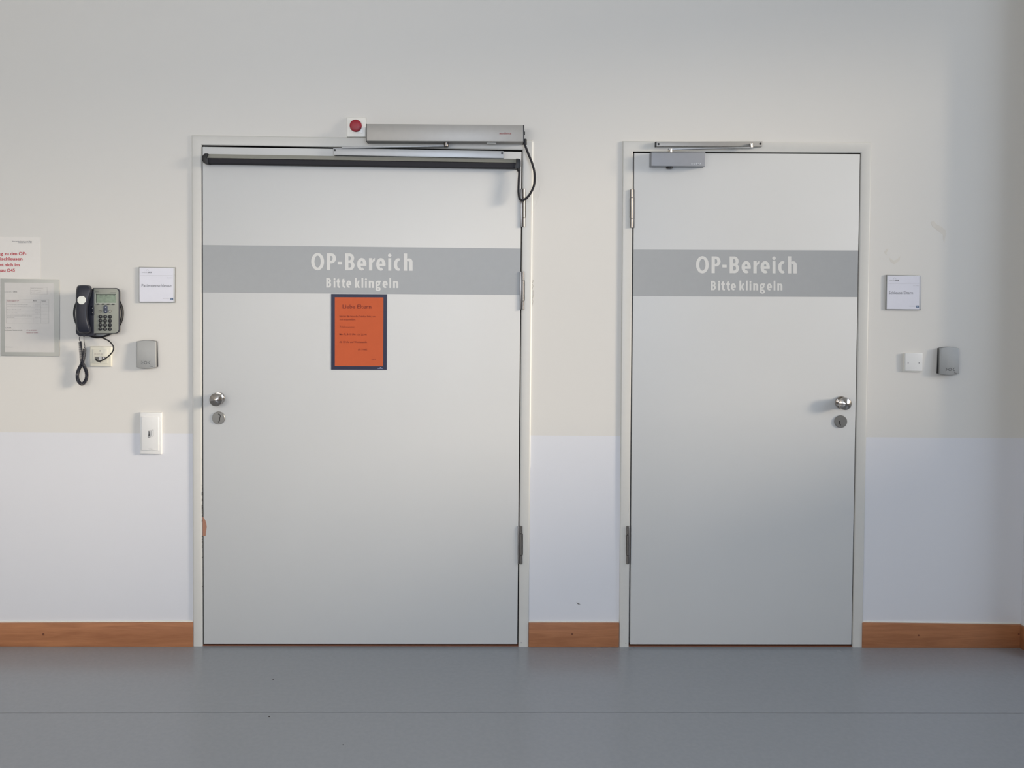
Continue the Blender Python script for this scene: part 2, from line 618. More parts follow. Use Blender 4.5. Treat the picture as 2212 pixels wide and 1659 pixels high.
# skirting boards
def skirting(name, x0, x1, ytop0, ytop1, dots):
    d = 0.014
    bm = B()
    p0, p1 = W(x0, ytop0, d), W(x1, ytop1, d)
    prism(bm, [p0, p1, Vector((p1.x, -d, 0)), Vector((p0.x, -d, 0))], 0.0, 0.002)
    s = struct(obj(name, bm, M_WOOD))
    bm = B()
    prism(bm, [Vector((p0.x, -.006, p0.z + .0045)), Vector((p1.x, -.006, p1.z + .0045)), Vector((p1.x, -.006, p1.z)), Vector((p0.x, -.006, p0.z))], 0.0, 0.0015)
    obj('sealant_bead', bm, M_CAULK, s)
    for px, py, r in dots:
        bm = B(); poly(bm, circ(px, py, r, 14), d + .0005, d - .002); obj('screw_plug', bm, mat('brown_plug', (112, 66, 44), 0.7), s)
    return s


skirting('baseboard_left', -760, 415.8, 1349, 1345.6, ((93.5, 1370.3, 2.6),))
skirting('baseboard_middle', 1142.6, 1337.6, 1346.6, 1346.6, ((1235.8, 1370, 2.2),))
pr = W(1863.8, 1346.2, .014)
pe = W(2204, 1350.6, .014)
skirting('baseboard_right', 1863.8, 2207.2, 1346.2, 1350.6, ((1984.5, 1372.5, 2.0), (2201, 1370, 1.8)))
bm = B(); box(bm, (xc - .014, -.15, 0), (xc, -.0145, pe.z), .002); s_ = struct(obj('baseboard_corner', bm, M_WOOD))
bm = B(); box(bm, (xc - .006, -.15, pe.z), (xc, -.008, pe.z + .0045)); obj('sealant_bead', bm, M_CAULK, s_)


# ---------------------------------------------------------------- lettering of the grey bands
_lift = [0]


def ring(bm, T, cx, cy, ro, ri, a0=0.0, a1=360.0, n=None):
    _lift[0] += 1
    n = n or max(10, int(abs(a1 - a0) / 8))
    o, i = [], []
    for k in range(n + 1):
        t = math.radians(a0 + (a1 - a0) * k / n)
        c, s = math.cos(t), -math.sin(t)
        o.append(bm.verts.new(T(cx + ro[0] * c, cy + ro[1] * s)))
        i.append(bm.verts.new(T(cx + ri[0] * c, cy + ri[1] * s)))
    for k in range(n):
        bm.faces.new((o[k], i[k], i[k + 1], o[k + 1]))


def pg(bm, T, pts):
    _lift[0] += 1
    bm.faces.new([bm.verts.new(T(x, y)) for x, y in pts])


def rc(bm, T, x0, y0, x1, y1):
    pg(bm, T, ((x0, y0), (x1, y0), (x1, y1), (x0, y1)))


def glyph(bm, T, ch, x0, x1, top, base, xh, st, th):
    """st = stem width, th = thin stroke; coordinates in drawing units, y down"""
    cx = (x0 + x1) / 2
    if ch == 'O':
        ring(bm, T, cx, (top + base) / 2, ((x1 - x0) / 2, (base - top) / 2 + 3), ((x1 - x0) / 2 - st, (base - top) / 2 + 3 - th))
    elif ch == 'P':
        rc(bm, T, x0, top, x0 + st, base)
        h = (base - top) * 0.60
        r = h / 2
        bx = x1 - r * 0.92
        ring(bm, T, bx, top + r, (x1 - bx, r), (x1 - bx - st, r - th), -90, 90)
        rc(bm, T, x0 + st, top, bx, top + th)
        rc(bm, T, x0 + st, top + h - th, bx, top + h)
    elif ch == 'B':
        rc(bm, T, x0, top, x0 + st, base)
        mid = top + (base - top) * 0.49
        t2 = th * 0.5
        for (ya, yb, xe) in ((top, mid + t2, x1 - st * 0.12), (mid - t2, base, x1)):
            r = (yb - ya) / 2
            bx = xe - r * 0.95
            ring(bm, T, bx, (ya + yb) / 2, (xe - bx, r), (xe - bx - st * .95, r - th), -90, 90)
            rc(bm, T, x0 + st, ya, bx, ya + th)
            rc(bm, T, x0 + st, yb - th, bx, yb)
    elif ch == '-':
        rc(bm, T, x0, base - (base - top) * 0.42 - th / 2, x1, base - (base - top) * 0.42 + th / 2)
    elif ch == 'e':
        rx, ry = (x1 - x0) / 2, (base - xh) / 2 + 1
        cy = (xh + base) / 2
        ring(bm, T, cx, cy, (rx, ry), (rx - st, ry - th), -5, 270)
        # lower terminal
        ring(bm, T, cx, cy, (rx * 1.0, ry), (rx - st * 1.0, ry - th), 270, 302)
        rc(bm, T, x0 + st * .7, cy - th * .28, x1 - 1, cy + th * .62)
    elif ch == 'c':
        rx, ry = (x1 - x0) * 0.62, (base - xh) / 2 + 1
        cy = (xh + base) / 2
        ring(bm, T, x0 + rx, cy, (rx, ry), (rx - st, ry - th), 62, 298)
    elif ch == 'r':
        rc(bm, T, x0, xh, x0 + st, base)
        h = base - xh
        pg(bm, T, ((x0 + st, xh + h * .20), (x0 + st + (x1 - x0 - st) * .35, xh + h * .05), (x1, xh - 2), (x1 - (x1 - x0) * .06, xh + h * .24),
                   (x0 + st + (x1 - x0 - st) * .30, xh + h * .29), (x0 + st, xh + h * .42)))
    elif ch == 'i':
        rc(bm, T, x0, xh, x1, base)
        r = (x1 - x0) * 0.57
        ring(bm, T, cx, top + r * 0.95, (r, r), (0.01, 0.01))
    elif ch == 'l':
        rc(bm, T, x0, top - 4, x1, base)
    elif ch in 'hn':
        rc(bm, T, x0, top - 4 if ch == 'h' else xh, x0 + st, base)
        r = (x1 - (x0 + st * .55)) / 2
        c2 = x0 + st * .55 + r
        ry = r * 1.05
        ring(bm, T, c2, xh + ry, (r, ry), (r - st * .98, ry - th), 0, 150)
        rc(bm, T, x1 - st, xh + ry, x1, base)
    elif ch == 't':
        s = x0 + (x1 - x0) * .20
        pg(bm, T, ((s, xh - (base - xh) * .22), (s + st, xh - (base - xh) * .30), (s + st, base - th * 1.2), (s, base - th * 1.2)))
        rc(bm, T, x0, xh, x1, xh + th)
        ring(bm, T, s + st + th * .25, base - th * 1.2, (st + th * .25, th * 1.35), (th * .25, th * .25), 180, 270)
        rc(bm, T, s + st + th * .2, base - th * .85, x1, base + th * .12)
    elif ch == 'k':
        rc(bm, T, x0, top - 4, x0 + st, base)
        m = xh + (base - xh) * .5
        pg(bm, T, ((x0 + st - 2, m + 2), (x1 - st * 1.05, xh), (x1 - 1, xh), (x0 + st * 1.75, m), (x1 + 1, base), (x1 - st * 1.05, base)))
    elif ch == 'g':
        cy = xh + (base - xh) * .36
        ring(bm, T, cx - 3, cy, ((x1 - x0) / 2 - 3, (base - xh) * .37), ((x1 - x0) / 2 - 3 - st * .9, (base - xh) * .37 - th * .95))
        pg(bm, T, ((cx + 3, xh - 1), (x1 + 3, xh), (x1 + 3, xh + th * .8), (x1 - st * .5, xh + th * .9)))
        cy2 = base + (base - xh) * .16
        ring(bm, T, cx, cy2, ((x1 - x0) / 2, (base - xh) * .30), ((x1 - x0) / 2 - st * .9, (base - xh) * .30 - th * .85))
        pg(bm, T, ((x0 + 6, cy + 14), (x0 + st, cy + 20), (x0 + st * .95, cy2 - 10), (x0 + 2, cy2 - 6), (x0 + 1, cy + 26)))


L1 = (('O', 178, 332), ('P', 365, 474), ('-', 495, 547), ('B', 583, 696), ('e', 726, 838), ('r', 868, 941), ('e', 954, 1066), ('i', 1098, 1135), ('c', 1166, 1252), ('h', 1284, 1390))
L2 = (('B', 358, 417), ('i', 446, 467), ('t', 480, 525), ('t', 541, 587), ('e', 597, 658), ('k', 700, 760), ('l', 779, 800), ('i', 822, 843), ('n', 866, 926), ('g', 946, 1008),
      ('e', 1030, 1092), ('l', 1112, 1133), ('n', 1156, 1218))


def band_lettering(T, parent):
    # overlapping strokes of one letter are stacked a few hundredths of a millimetre apart
    T2 = lambda x, y: T(x, y) + Vector((0, -_lift[0] * 0.00004, 0))
    for line, dims, in ((L1, (152, 355, 207, 40, 33)), (L2, (448, 562, 478, 23, 20))):
        for ch, x0, x1 in line:
            bm = B()
            _lift[0] = 0
            glyph(bm, T2, ch, x0, x1, dims[0], dims[1], dims[2], dims[3], dims[4])
            for f in bm.faces:
                f.normal_update()
                if f.normal.y > 0:
                    f.normal_flip()
            obj('letter', bm, M_LETTER, parent, smooth=False)


# ---------------------------------------------------------------- doors
def frame_mesh(F, d, bev=0.0045):
    o = [W(x, y, d) for x, y in F['o']]
    i = [W(x, y, d) for x, y in F['i']]
    for v in (o[2], o[3], i[2], i[3]):
        v.z = 0.0
    bm = B()
    # U shape: three mitred bars joined in one outline
    prism(bm, [o[3], o[0], o[1], o[2], i[2], i[1], i[0], i[3]], 0.0, 0.0)
    es = [e for e in bm.edges if all(abs(v.co.y + d) < 1e-5 for v in e.verts) and not all(abs(v.co.z) < 1e-4 for v in e.verts)]
    bmesh.ops.bevel(bm, geom=es, offset=bev, segments=3, affect='EDGES', profile=0.5)
    return bm


def reveal(F, lz):
    x0, x1, z1 = opening(F)
    bm = B()
    e = .0005
    box(bm, (x0 + e, .0, 0), (x0 + .012, TH, z1 - e)); box(bm, (x1 - .012, .0, 0), (x1 - e, TH, z1 - e)); box(bm, (x0 + .012, .0, z1 - .012), (x1 - .012, TH, z1 - e))
    box(bm, (x0 + e, TH - .01, 0), (x1 - e, TH, z1 - e))
    return bm


def hinge(parent, x0, x1, ys, side, wide):
    """x0..x1 pixel span of both barrels, ys = y0, y1; wide = middle leaf rows; side +1: cylinder at the right"""
    y0, y1 = ys
    d = 0.012
    xm = x0 + (x1 - x0) * (0.40 if side > 0 else 0.60)
    bm = B()
    e = 1.6
    if side > 0:
        rect(bm, x0, y0, xm, y1, d, 0.003, .001)
        rect(bm, x0 - .3, wide[0], x1 + e, wide[1], d - .003, 0.003, .001)
    else:
        rect(bm, xm, y0, x1, y1, d, 0.003, .001)
        rect(bm, x0 - e, wide[0], x1 + .3, wide[1], d - .003, 0.003, .001)
    h = obj('hinge', bm, M_STEEL, parent)
    cx = (xm + x1) / 2 if side > 0 else (x0 + xm) / 2
    r = abs(W(x1 if side > 0 else xm, y0, d).x - W(xm if side > 0 else x0, y0, d).x) / 2
    for a, b in ((y0, wide[0] - .4), (wide[0] + .4, wide[1] - .4), (wide[1] + .4, y1)):
        bm = B()
        cyl(bm, W(cx, b, d), W(cx, a, d), r, 18, .0006)
        obj('hinge_knuckle', bm, M_STEEL, h)
    return h


def knob(parent, px, py, slot, lx, ly):
    c = W(px, py, .008)
    r = .0268
    bm = B()
    lathe(bm, c, [(r - .001, -.002), (r, .001), (r, .006), (r - .0015, .008), (.0222, .0085), (.0222, .0105), (.0226, .018), (.0245, .026), (.0264, .033), (.0270, .0375), (.0264, .0405), (.0220, .0435), (.0150, .0470), (.0070, .0505), (.002, .0522), (0, .0524)], 48)
    obj('knob', bm, M_KNOB, parent)
    c = W(lx, ly, .008)
    bm = B()
    lathe(bm, c, [(r, -.002), (r, .004), (r - .0015, .0058), (0, .0060)], 48)
    k = obj('lock_cover', bm, M_LOCK, parent)
    bm = B()
    tube(bm, smooth_path([W(x, y, .0142) for x, y in slot], 6), .0013, 8)
    obj('keyhole', bm, M_DARK, k)


LD = 0.008     # door leaf face
d1 = struct(thing('door_1', (W(778, 1395).x, 0, 0)))
obj('door_frame', frame_mesh(F1, FD, .0070), M_FRAME, d1)
obj('door_reveal', reveal(F1, 0), M_DARK, d1)
leaf1 = ((437.4, 317.0), (1126.6, 327.7), (1117.4, 1391.2), (440.0, 1391.0))
bm = B(); quad(bm, leaf1, LD, -0.038, 0.0012); lf1 = obj('door_leaf', bm, M_DOOR, d1)
bm = B(); quad(bm, ((438.4, 529.0), (1124.9, 536.6), (1123.9, 637.4), (438.7, 631.8)), LD + .0004, LD - .0002); band = obj('grey_band', bm, M_BAND, d1)
band_lettering(lambda x, y: W(640 + x / 5.53, 520 + y / 5.53 + 0.0075 * (x / 5.53 - 140), LD + .0006), band)
knob(d1, 472.4, 860.9, [(471.2, 894.4), (473.5, 895), (475.4, 897), (476, 899.6), (475, 902), (474.4, 905), (474.2, 908), (473.3, 911), (471.6, 911.6)], 472.6, 902.8)
hinge(d1, 1124.5, 1134.6, (407.8, 490), 1, (428, 471))
hinge(d1, 1123.1, 1132.5, (586.8, 668.6), 1, (605, 650.4))
hinge(d1, 1118.6, 1128.6, (1137, 1218.2), 1, (1152, 1199.5))
bm = B()
prism(bm, [W(1149.4, 306, .007), W(1151.9, 306, .005), W(1145.6, 1010, .005), W(1143.6, 1010, .007)], 0.0, .001)
obj('sealant_bead', bm, mat('lit_edge_sealant', (238, 236, 228), 0.5), d1)  # bead whitened to paint the light caught by the frame's right edge
# damage: broken-out corner of the edge and nicks in the frame
bm = B(); poly(bm, [(437.6, 1117), (440, 1118.5), (443.5, 1124), (445.6, 1131), (446.6, 1138), (445.8, 1144), (444.8, 1150), (444.2, 1157.6), (438, 1157.6)], LD + .0005, LD - .001); obj('damaged_edge', bm, M_CHIP, d1)
bm = B()
for k in range(34):
    y = random.choice((random.uniform(1040, 1090), random.uniform(1090, 1125), random.uniform(1155, 1205), random.uniform(985, 1275)))
    w = random.uniform(.3, 1.1); h = random.uniform(.5, 2.0)
    x = 437.0 + (y - 1000) * .0017
    poly(bm, [(x - w, y), (x + .4, y - h * .4), (x + .4, y + h), (x - w * .6, y + h * .6)], FD + .0004, FD - .002)
obj('paint_nick', bm, mat('dark_nick', (104, 100, 96), 0.9), d1)
bm = B(); box(bm, (a0 + .013, -.004, 0), (a1 - .013, .03, .0032)); obj('threshold', bm, mat('brown_threshold', (120, 74, 52), 0.6), d1)
bm = B(); poly(bm, circ(1126, 1388.5, 1, 10), FD + .0006, FD - .001); obj('frame_screw', bm, M_INKG, d1)

d2 = struct(thing('door_2', (W(1600, 1395).x, 0, 0)))
obj('door_frame', frame_mesh(F2, FD), M_FRAME, d2)
obj('door_reveal', reveal(F2, 0), M_DARK, d2)
leaf2 = ((1370.4, 330.2), (1857.9, 333.0), (1839.2, 1392.0), (1361.2, 1391.6))
bm = B(); quad(bm, leaf2, LD, -0.038, 0.0012); obj('door_leaf', bm, M_DOOR, d2)
bm = B(); quad(bm, ((1368.9, 539.2), (1853.9, 541.1), (1852.1, 641.9), (1368.1, 639.4)), LD + .0004, LD - .0002); band = obj('grey_band', bm, M_BAND, d2)
band_lettering(lambda x, y: W(1503.4 + (x - 178) / 5.567, 553.2 + (y - 147) / 5.6 + 0.003 * (x / 5.567 - 140), LD + .0006), band)
knob(d2, 1816.7, 869.4, [(1814, 909.5), (1813.8, 913), (1814.6, 916.5), (1816.2, 918.6)], 1815.6, 910.5)
hinge(d2, 1361.0, 1370.6, (409.4, 491.9), -1, (427, 472.8))
hinge(d2, 1353.0, 1361.8, (1137, 1218.2), -1, (1155, 1199.5))
bm = B(); box(bm, (b0 + .013, -.004, 0), (b1 - .013, .03, .0032)); obj('threshold', bm, mat('brown_threshold', (120, 74, 52), 0.6), d2)
bm = B(); poly(bm, circ(1352, 1389.5, 1, 10), FD + .0006, FD - .001); obj('frame_screw', bm, M_INKG, d2)

# ---------------------------------------------------------------- automatic door operator over door 1
OD = 0.078
t = thing('door_operator', (W(960, 300).x, 0, W(960, 310).z), 'long grey automatic door operator box mounted above the wide left door', 'door operator')
bm = B(); quad(bm, ((791.6, 267.6), (1130.6, 270.2), (1130.8, 305.9), (791.8, 304.2)), OD, 0.0, .002, 2); obj('housing', bm, M_ALU, t)
for xa, xb, ya in ((790.2, 791.5, 267.4), (1130.8, 1132.4, 270.0)):
    bm = B(); quad(bm, ((xa, ya), (xb, ya), (xb, ya + 36.6), (xa, ya + 36.6)), OD + .001, 0.0); obj('end_cap', bm, M_BLK, t)
bm = B(); text(bm, 'record/form as', 1078.8, 1104.2, 289.9, 3.8, OD + .0006, .02); obj('logo', bm, mat('red_logo', (140, 52, 50), 0.6), t, smooth=False)
bm = B(); box(bm, (W(1051, 300).x, -.052, W(1000, 305.9, OD).z - .0012), (W(1071, 300).x, -.022, W(1000, 305.9, OD).z + .001)); obj('pale_plate', bm, M_WHT, t)  # small pale plate on the underside of the housing
# cable gland at the right end
gz = W(1134, 290, .03).z
xg = W(1132.3, 290, OD).x
bm = B(); cyl(bm, Vector((xg - .002, -.05, gz)), Vector((xg + .005, -.05, gz)), .008, 16, .001); obj('side_plug', bm, M_BLK, t)
# swing arm and its slide rail on the leaf
pv = W(964, 311, .05)
bm = B(); cyl(bm, Vector((pv.x, -.045, W(964, 317.3, .045).z)), Vector((pv.x, -.045, W(964, 305, .06).z + .012)), .0095, 20, .0015); obj('arm_pivot', bm, M_STEEL, t)
bm = B()
pa, pb = W(738, 318.2, .045), W(967, 314.6, .045)
prism(bm, [pa + Vector((0, 0, .0022)), pb + Vector((0, 0, .0028)), pb - Vector((0, 0, .0028)), pa - Vector((0, 0, .0022))], .028, .0006)
obj('swing_arm', bm, M_ALUB, t)
RD = .034
bm = B(); quad(bm, ((719.6, 319.6), (1087.6, 326.2), (1087.8, 341.8), (721.2, 335.0)), RD, LD, .0012); rl = obj('slide_rail', bm, M_ALUB, t)
for x, y in ((723.3, 324.0), (1084.6, 330.8)):
    bm = B(); poly(bm, circ(x, y, 2.3, 20), RD + .0006, RD - .002); obj('rail_screw_hole', bm, M_BLK, rl)

# ---------------------------------------------------------------- safety sensor bar with its cable
SD = .036
t = thing('sensor_bar', (W(780, 350).x, 0, W(780, 356).z), 'black and grey sensor bar across the wide left door, with looping black cable', 'sensor bar')
def barpt(x, y0, d):
    return W(x, y0 + 0.0157 * (x - 445), d)
# aluminium strip leans back a little towards its top
bm = B()
a_, b_ = barpt(446, 332.6, .024), barpt(1116, 332.6, .024)
c_, e_ = barpt(1116, 341.0, SD), barpt(446, 341.0, SD)
vs = [bm.verts.new(v) for v in (a_, b_, c_, e_)]
bk = [bm.verts.new((v.co.x, -LD, v.co.z)) for v in vs]
fs = [bm.faces.new(vs), bm.faces.new(bk[::-1])] + [bm.faces.new((vs[i], bk[i], bk[(i + 1) % 4], vs[(i + 1) % 4])) for i in range(4)]
bmesh.ops.recalc_face_normals(bm, faces=fs)
obj('aluminium_strip', bm, mat('dull_aluminium_strip', (150, 149, 140), 0.5, 0.3), t)
bm = B()
prism(bm, [barpt(446, 341.3, SD + .002), barpt(1116, 341.3, SD + .002), barpt(1116, 353.4, SD + .002), barpt(446, 353.4, SD + .002)], LD, .004, 3)
obj('rubber_strip', bm, M_RUB, t)
bm = B(); poly(bm, [(448, 331.2), (446.3, 341), (449.5, 341.5), (450, 354.2), (443, 353.6), (438.8, 351), (437, 346), (437, 337), (440, 332.4), (443.5, 331)], SD + .006, LD, .002); obj('end_cap', bm, M_BLK, t)
bm = B(); poly(bm, [(1115.5, 342.2), (1121.5, 342.6), (1124.4, 344.5), (1125, 350), (1125, 359), (1123.6, 362.6), (1121.5, 364.4), (1117, 364.6), (1112, 363.4), (1113.4, 352), (1115.3, 351)], SD + .006, LD, .002); obj('end_cap', bm, M_BLK, t)
path = [(1134.2, 300.5, .052), (1134.2, 306, .054), (1134.6, 314, .056), (1140.8, 331, .058), (1150.2, 355, .056), (1155.2, 379, .054), (1153.4, 400.6, .052), (1145.5, 418, .050), (1135, 430.2, .046), (1127.6, 432.6, .044),
        (1122.3, 427.8, .042), (1120.2, 413.6, .040), (1120.6, 392, .038), (1121.6, 374, .036), (1120.6, 364, .034), (1119, 358, .034)]
bm = B(); tube(bm, smooth_path([W(x, y, d) for x, y, d in path], 8), .0047, 12); obj('cable', bm, M_RUB, t)
bm = B(); cyl(bm, W(1134.4, 313, .0535), W(1134, 300.6, .053), .0075, 14, .001); obj('cable_gland', bm, M_BLK, t)
bm = B(); cyl(bm, W(1120.9, 370, .036), W(1119.5, 362, .034), .0072, 14, .001); obj('cable_gland', bm, M_BLK, t)
# thin loose white thread beside the frame
bm = B(); tube(bm, smooth_path([W(x, y, d) for x, y, d in ((1152.5, 372, .006), (1158, 380, .01), (1164.8, 393, .012), (1167, 408, .012), (1163.5, 425, .01), (1159, 438, .008), (1153.2, 449, .004), (1150.6, 456, .0015))], 8), .0006, 6)
tag(obj('loose_wire', bm, M_WHB), 'thin loose white wire curling off the right edge of the wide door frame', 'wire')

# ---------------------------------------------------------------- closer on door 2
t = thing('door_closer', (W(1465, 360).x, 0, W(1465, 362).z), 'silver grey door closer with slide rail at the top of the narrow right door', 'door closer')
CD = .046
bm = B()
quad(bm, ((1407.2, 328.8), (1523.9, 328.8), (1523.4, 359.4), (1406.8, 358.6)), CD, LD, .0022, 3)
bd = obj('closer_body', bm, mat('closer_silver_paint', (143, 145, 150), 0.5, 0.15), t)
bm = B(); text(bm, 'D O R M A', 1493.5, 1514.3, 355.2, 3.4, CD + .0005, .02); obj('logo', bm, mat('pale_logo', (205, 208, 212), 0.5), bd, smooth=False)
zb = W(1447, 359, CD).z
bm = B(); lathe(bm, Vector((W(1446.8, 360, .03).x, -.027, zb + .001)), [(.0148, 0), (.0148, .002), (.0125, .008), (0, .009)], 24, Vector((0, 0, -1))); obj('adjusting_cap', bm, M_BLK, t)
RD2 = FD + .020
bm = B(); quad(bm, ((1418.2, 305.8), (1647.2, 305.2), (1646.6, 316.4), (1418.2, 316.2)), RD2, FD, .001); rl = obj('slide_rail', bm, M_ALU, t)
bm = B(); quad(bm, ((1416.6, 306.0), (1418.4, 305.8), (1418.4, 316.4), (1416.6, 316.4)), RD2 + .0003, FD, .0003); obj('rail_end_cap', bm, M_BLK, t)
for x, y in ((1422.6, 311.2), (1642.8, 310.4)):
    bm = B(); poly(bm, circ(x, y, 2.3, 20), RD2 + .0006, RD2 - .002); obj('rail_screw_hole', bm, M_BLK, rl)
AX = -.034
px_ = W(1448.6, 325, .034).x
bm = B(); cyl(bm, Vector((px_, AX, W(1448, 329.5, .034).z)), Vector((px_, AX, W(1448, 321.4, .034).z)), .0075, 20, .0015); obj('arm_pivot', bm, M_KNOB, t)
bm = B(); pa, pb = W(1445, 321.8, .040), W(1624, 318.2, .040)
prism(bm, [pa + Vector((0, 0, .0024)), pb + Vector((0, 0, .0018)), pb - Vector((0, 0, .0018)), pa - Vector((0, 0, .0028))], .026, .0006); obj('swing_arm', bm, M_ALUB, t)
bm = B(); cyl(bm, W(1623.5, 318.8, .036), W(1622.5, 309.6, .036), .0062, 16, .001); obj('rail_slider', bm, M_KNOB, t)

# ---------------------------------------------------------------- red push button
t = thing('emergency_button', (W(769, 275).x, 0, W(769, 297).z), 'square white plate with round red push button above the wide door', 'button')
bm = B(); quad(bm, ((748.4, 252.8), (790.2, 253.4), (790.6, 296.2), (749.0, 295.8)), .012, 0.0, .004, 3); obj('cover_plate', bm, M_WHT, t)
bm = B(); quad(bm, ((754.6, 258.0), (783.6, 258.4), (783.8, 287.6), (754.8, 287.2)), .0145, .010, .001); obj('insert', bm, M_WHT, t)
c = W(768.9, 272.2, .014)
bm = B(); lathe(bm, c, [(.0245, -.002), (.0252, .006), (.0250, .010), (.0240, .0125), (.020, .0145), (.010, .0158), (0, .016)], 40); obj('red_push_button', bm, M_RED, t)

# ---------------------------------------------------------------- poster on door 1
t = thing('door_notice', (W(775, 700).x, 0, W(775, 798.8).z), 'orange notice in navy frame stuck on the wide door below the grey band', 'notice')
PD = LD + .0022
bm = B(); quad(bm, ((715.3, 634.9), (836.0, 635.6), (835.4, 799.0), (715.3, 798.6)), PD, LD, .0004, 1); obj('frame', bm, M_NAVY, t)
bm = B(); quad(bm, ((723.3, 642.2), (828.2, 642.6), (827.7, 791.1), (723.3, 790.7)), PD + .0003, PD - .0008); pp = obj('paper', bm, M_ORG, t)
td = PD + .0006
lines('heading', M_INKP, pp, [('Liebe Eltern', 740.2, 802.0, 666.4, 8.6, .004)], td, .004)
lines('text_line', M_INKP, pp, [('Nutzen', 733.6, 747.6, 685.0, 3.9, 0), ('Sie', 749.2, 755.2, 685.2, 4.2, .022), ('bitte das Telefon links, um', 756.8, 810.6, 685.2, 3.9, 0), ('sich anzumelden.', 733.6, 768.3, 691.8, 3.9, 0), ('Telefonnummer:', 733.8, 767.0, 707.6, 3.9, 0),
                         ('Mo- Fr, 8-15 Uhr:', 733.3, 769.2, 724.0, 3.9, .012), ('(9) 22144', 772.6, 792.2, 724.6, 3.9, .0), ('Ab 15 Uhr und Wochenende:', 733.3, 793.0, 740.4, 3.9, .012),
                         ('(9) 71665', 773.6, 793.0, 757.0, 3.9, .0), ('21.06.18', 802.6, 811.0, 777.6, 2.0, .0)], td, .004)
bm = B()
text(bm, 'DURABLE', 816.0, 827.4, 797.0, 1.9, PD + .0005, .01)
lg = obj('logo', bm, mat('pale_blue_logo', (150, 155, 190), 0.6), t, smooth=False)
bm = B(); poly(bm, [(818.5, 795.2), (822.0, 793.2), (825.4, 795.2)], PD + .0005, PD)
obj('logo_peak', bm, mat('pale_blue_logo', (150, 155, 190), 0.6), lg, smooth=False)

# ---------------------------------------------------------------- room signs
def room_sign(q, label, sx, txt, tx0, tx1, base, cap, lx, cx):
    (x0, y0), (x1, y1), (x2, y2), (x3, y3) = q
    t = thing('room_sign', (W(sx, y3).x, 0, W(sx, y3).z), label, 'sign', 'square room signs beside the doors')
    d = .008
    bm = B(); quad(bm, q, d, 0.0, .0012, 2); obj('sign_holder', bm, mat('grey_sign_holder', (150, 150, 146), 0.4, 0.3), t)
    bm = B(); quad(bm, ((x0 + 1.3, y0 + 1.5), (x1 - 4.6, y1 + 1.6), (x2 - 4.4, y2 - 1.5), (x3 + 1.3, y3 - 1.4)), d + .0004, d - .001); pp = obj('paper_insert', bm, M_SIGNP, t)
    bm = B(); quad(bm, ((x1 - 4.6, y1 + 1.8), (x1 - 1.0, y1 + 1.8), (x2 - 1.0, y2 - 1.5), (x2 - 4.4, y2 - 1.5)), d + .0003, d - .001); obj('side_shading', bm, mat('side_shading_grey', (188, 188, 190), 0.35, 0.2), t)  # grey strip paints the shading down the sign's right side
    D = d + .0008
    bm = B(); text(bm, txt, tx0, tx1, base, cap, D, .0); 
    obj('room_name', bm, M_INKG, pp, smooth=False)
    bm = B(); text(bm, 'UKE', lx + 13.5, lx + 21, y0 + 13.2, 2.6, D, .02); obj('logo', bm, M_INK, pp, smooth=False)
    lines('printed_text', M_INKL, pp, [('KINDER', lx, lx + 12, y0 + 13.2, 2.2, 0), ('O7 untere', x1 - 18, x1 - 6, y1 + 23.6, 2.2, 0), ('Nicht rauchen', x2 - 26, x2 - 12, y2 - 7.6, 1.6, 0)], D)
    bm = B(); tube(bm, smooth_path([W(lx + 9.5 + u, y0 + 9.4 - v, D) for u, v in ((0, 0), (.6, 2.2), (2.6, 3.6), (4.6, 2.0), (5.2, .4))], 4), .0003, 5); obj('logo_curve', bm, M_INKL, pp)
    bm = B(); rect(bm, x0 + 3, y0 + 18.3, x1 - 5.5, y0 + 18.7, D, D - .0003); obj('printed_rule', bm, M_INKL, pp)
    bm = B(); rect(bm, cx - 2.8, y2 - 9.6, cx + 2.8, y2 - 4.8, D, D - .0006); bq = obj('pictogram', bm, mat('blue_pictogram', (62, 84, 116), 0.6), pp)
    bm = B(); poly(bm, [(cx - 1.6, y2 - 6.0), (cx - 1.6, y2 - 7.6), (cx, y2 - 8.6), (cx + 1.6, y2 - 7.6), (cx + 1.6, y2 - 6.0)], D + .0004, D); obj('pictogram_mark', bm, mat('pale_mark', (150, 165, 185), 0.6), bq)


room_sign(((299.8, 576.4), (378.4, 577.4), (378.2, 653.4), (300.0, 653.2)), 'square white room sign reading Patientenschleuse on the wall left of the wide door', 340,
          'Patientenschleuse', 305.9, 370.4, 620.0, 6.4, 306.4, 371.2)
room_sign(((1915.4, 593.6), (1990.9, 594.6), (1989.6, 669.6), (1914.2, 668.8)), 'square white room sign reading Schleuse Eltern on the wall right of the narrow door', 1950,
          'Schleuse Eltern', 1920.2, 1972.2, 635.0, 5.8, 1920.6, 1982.2)


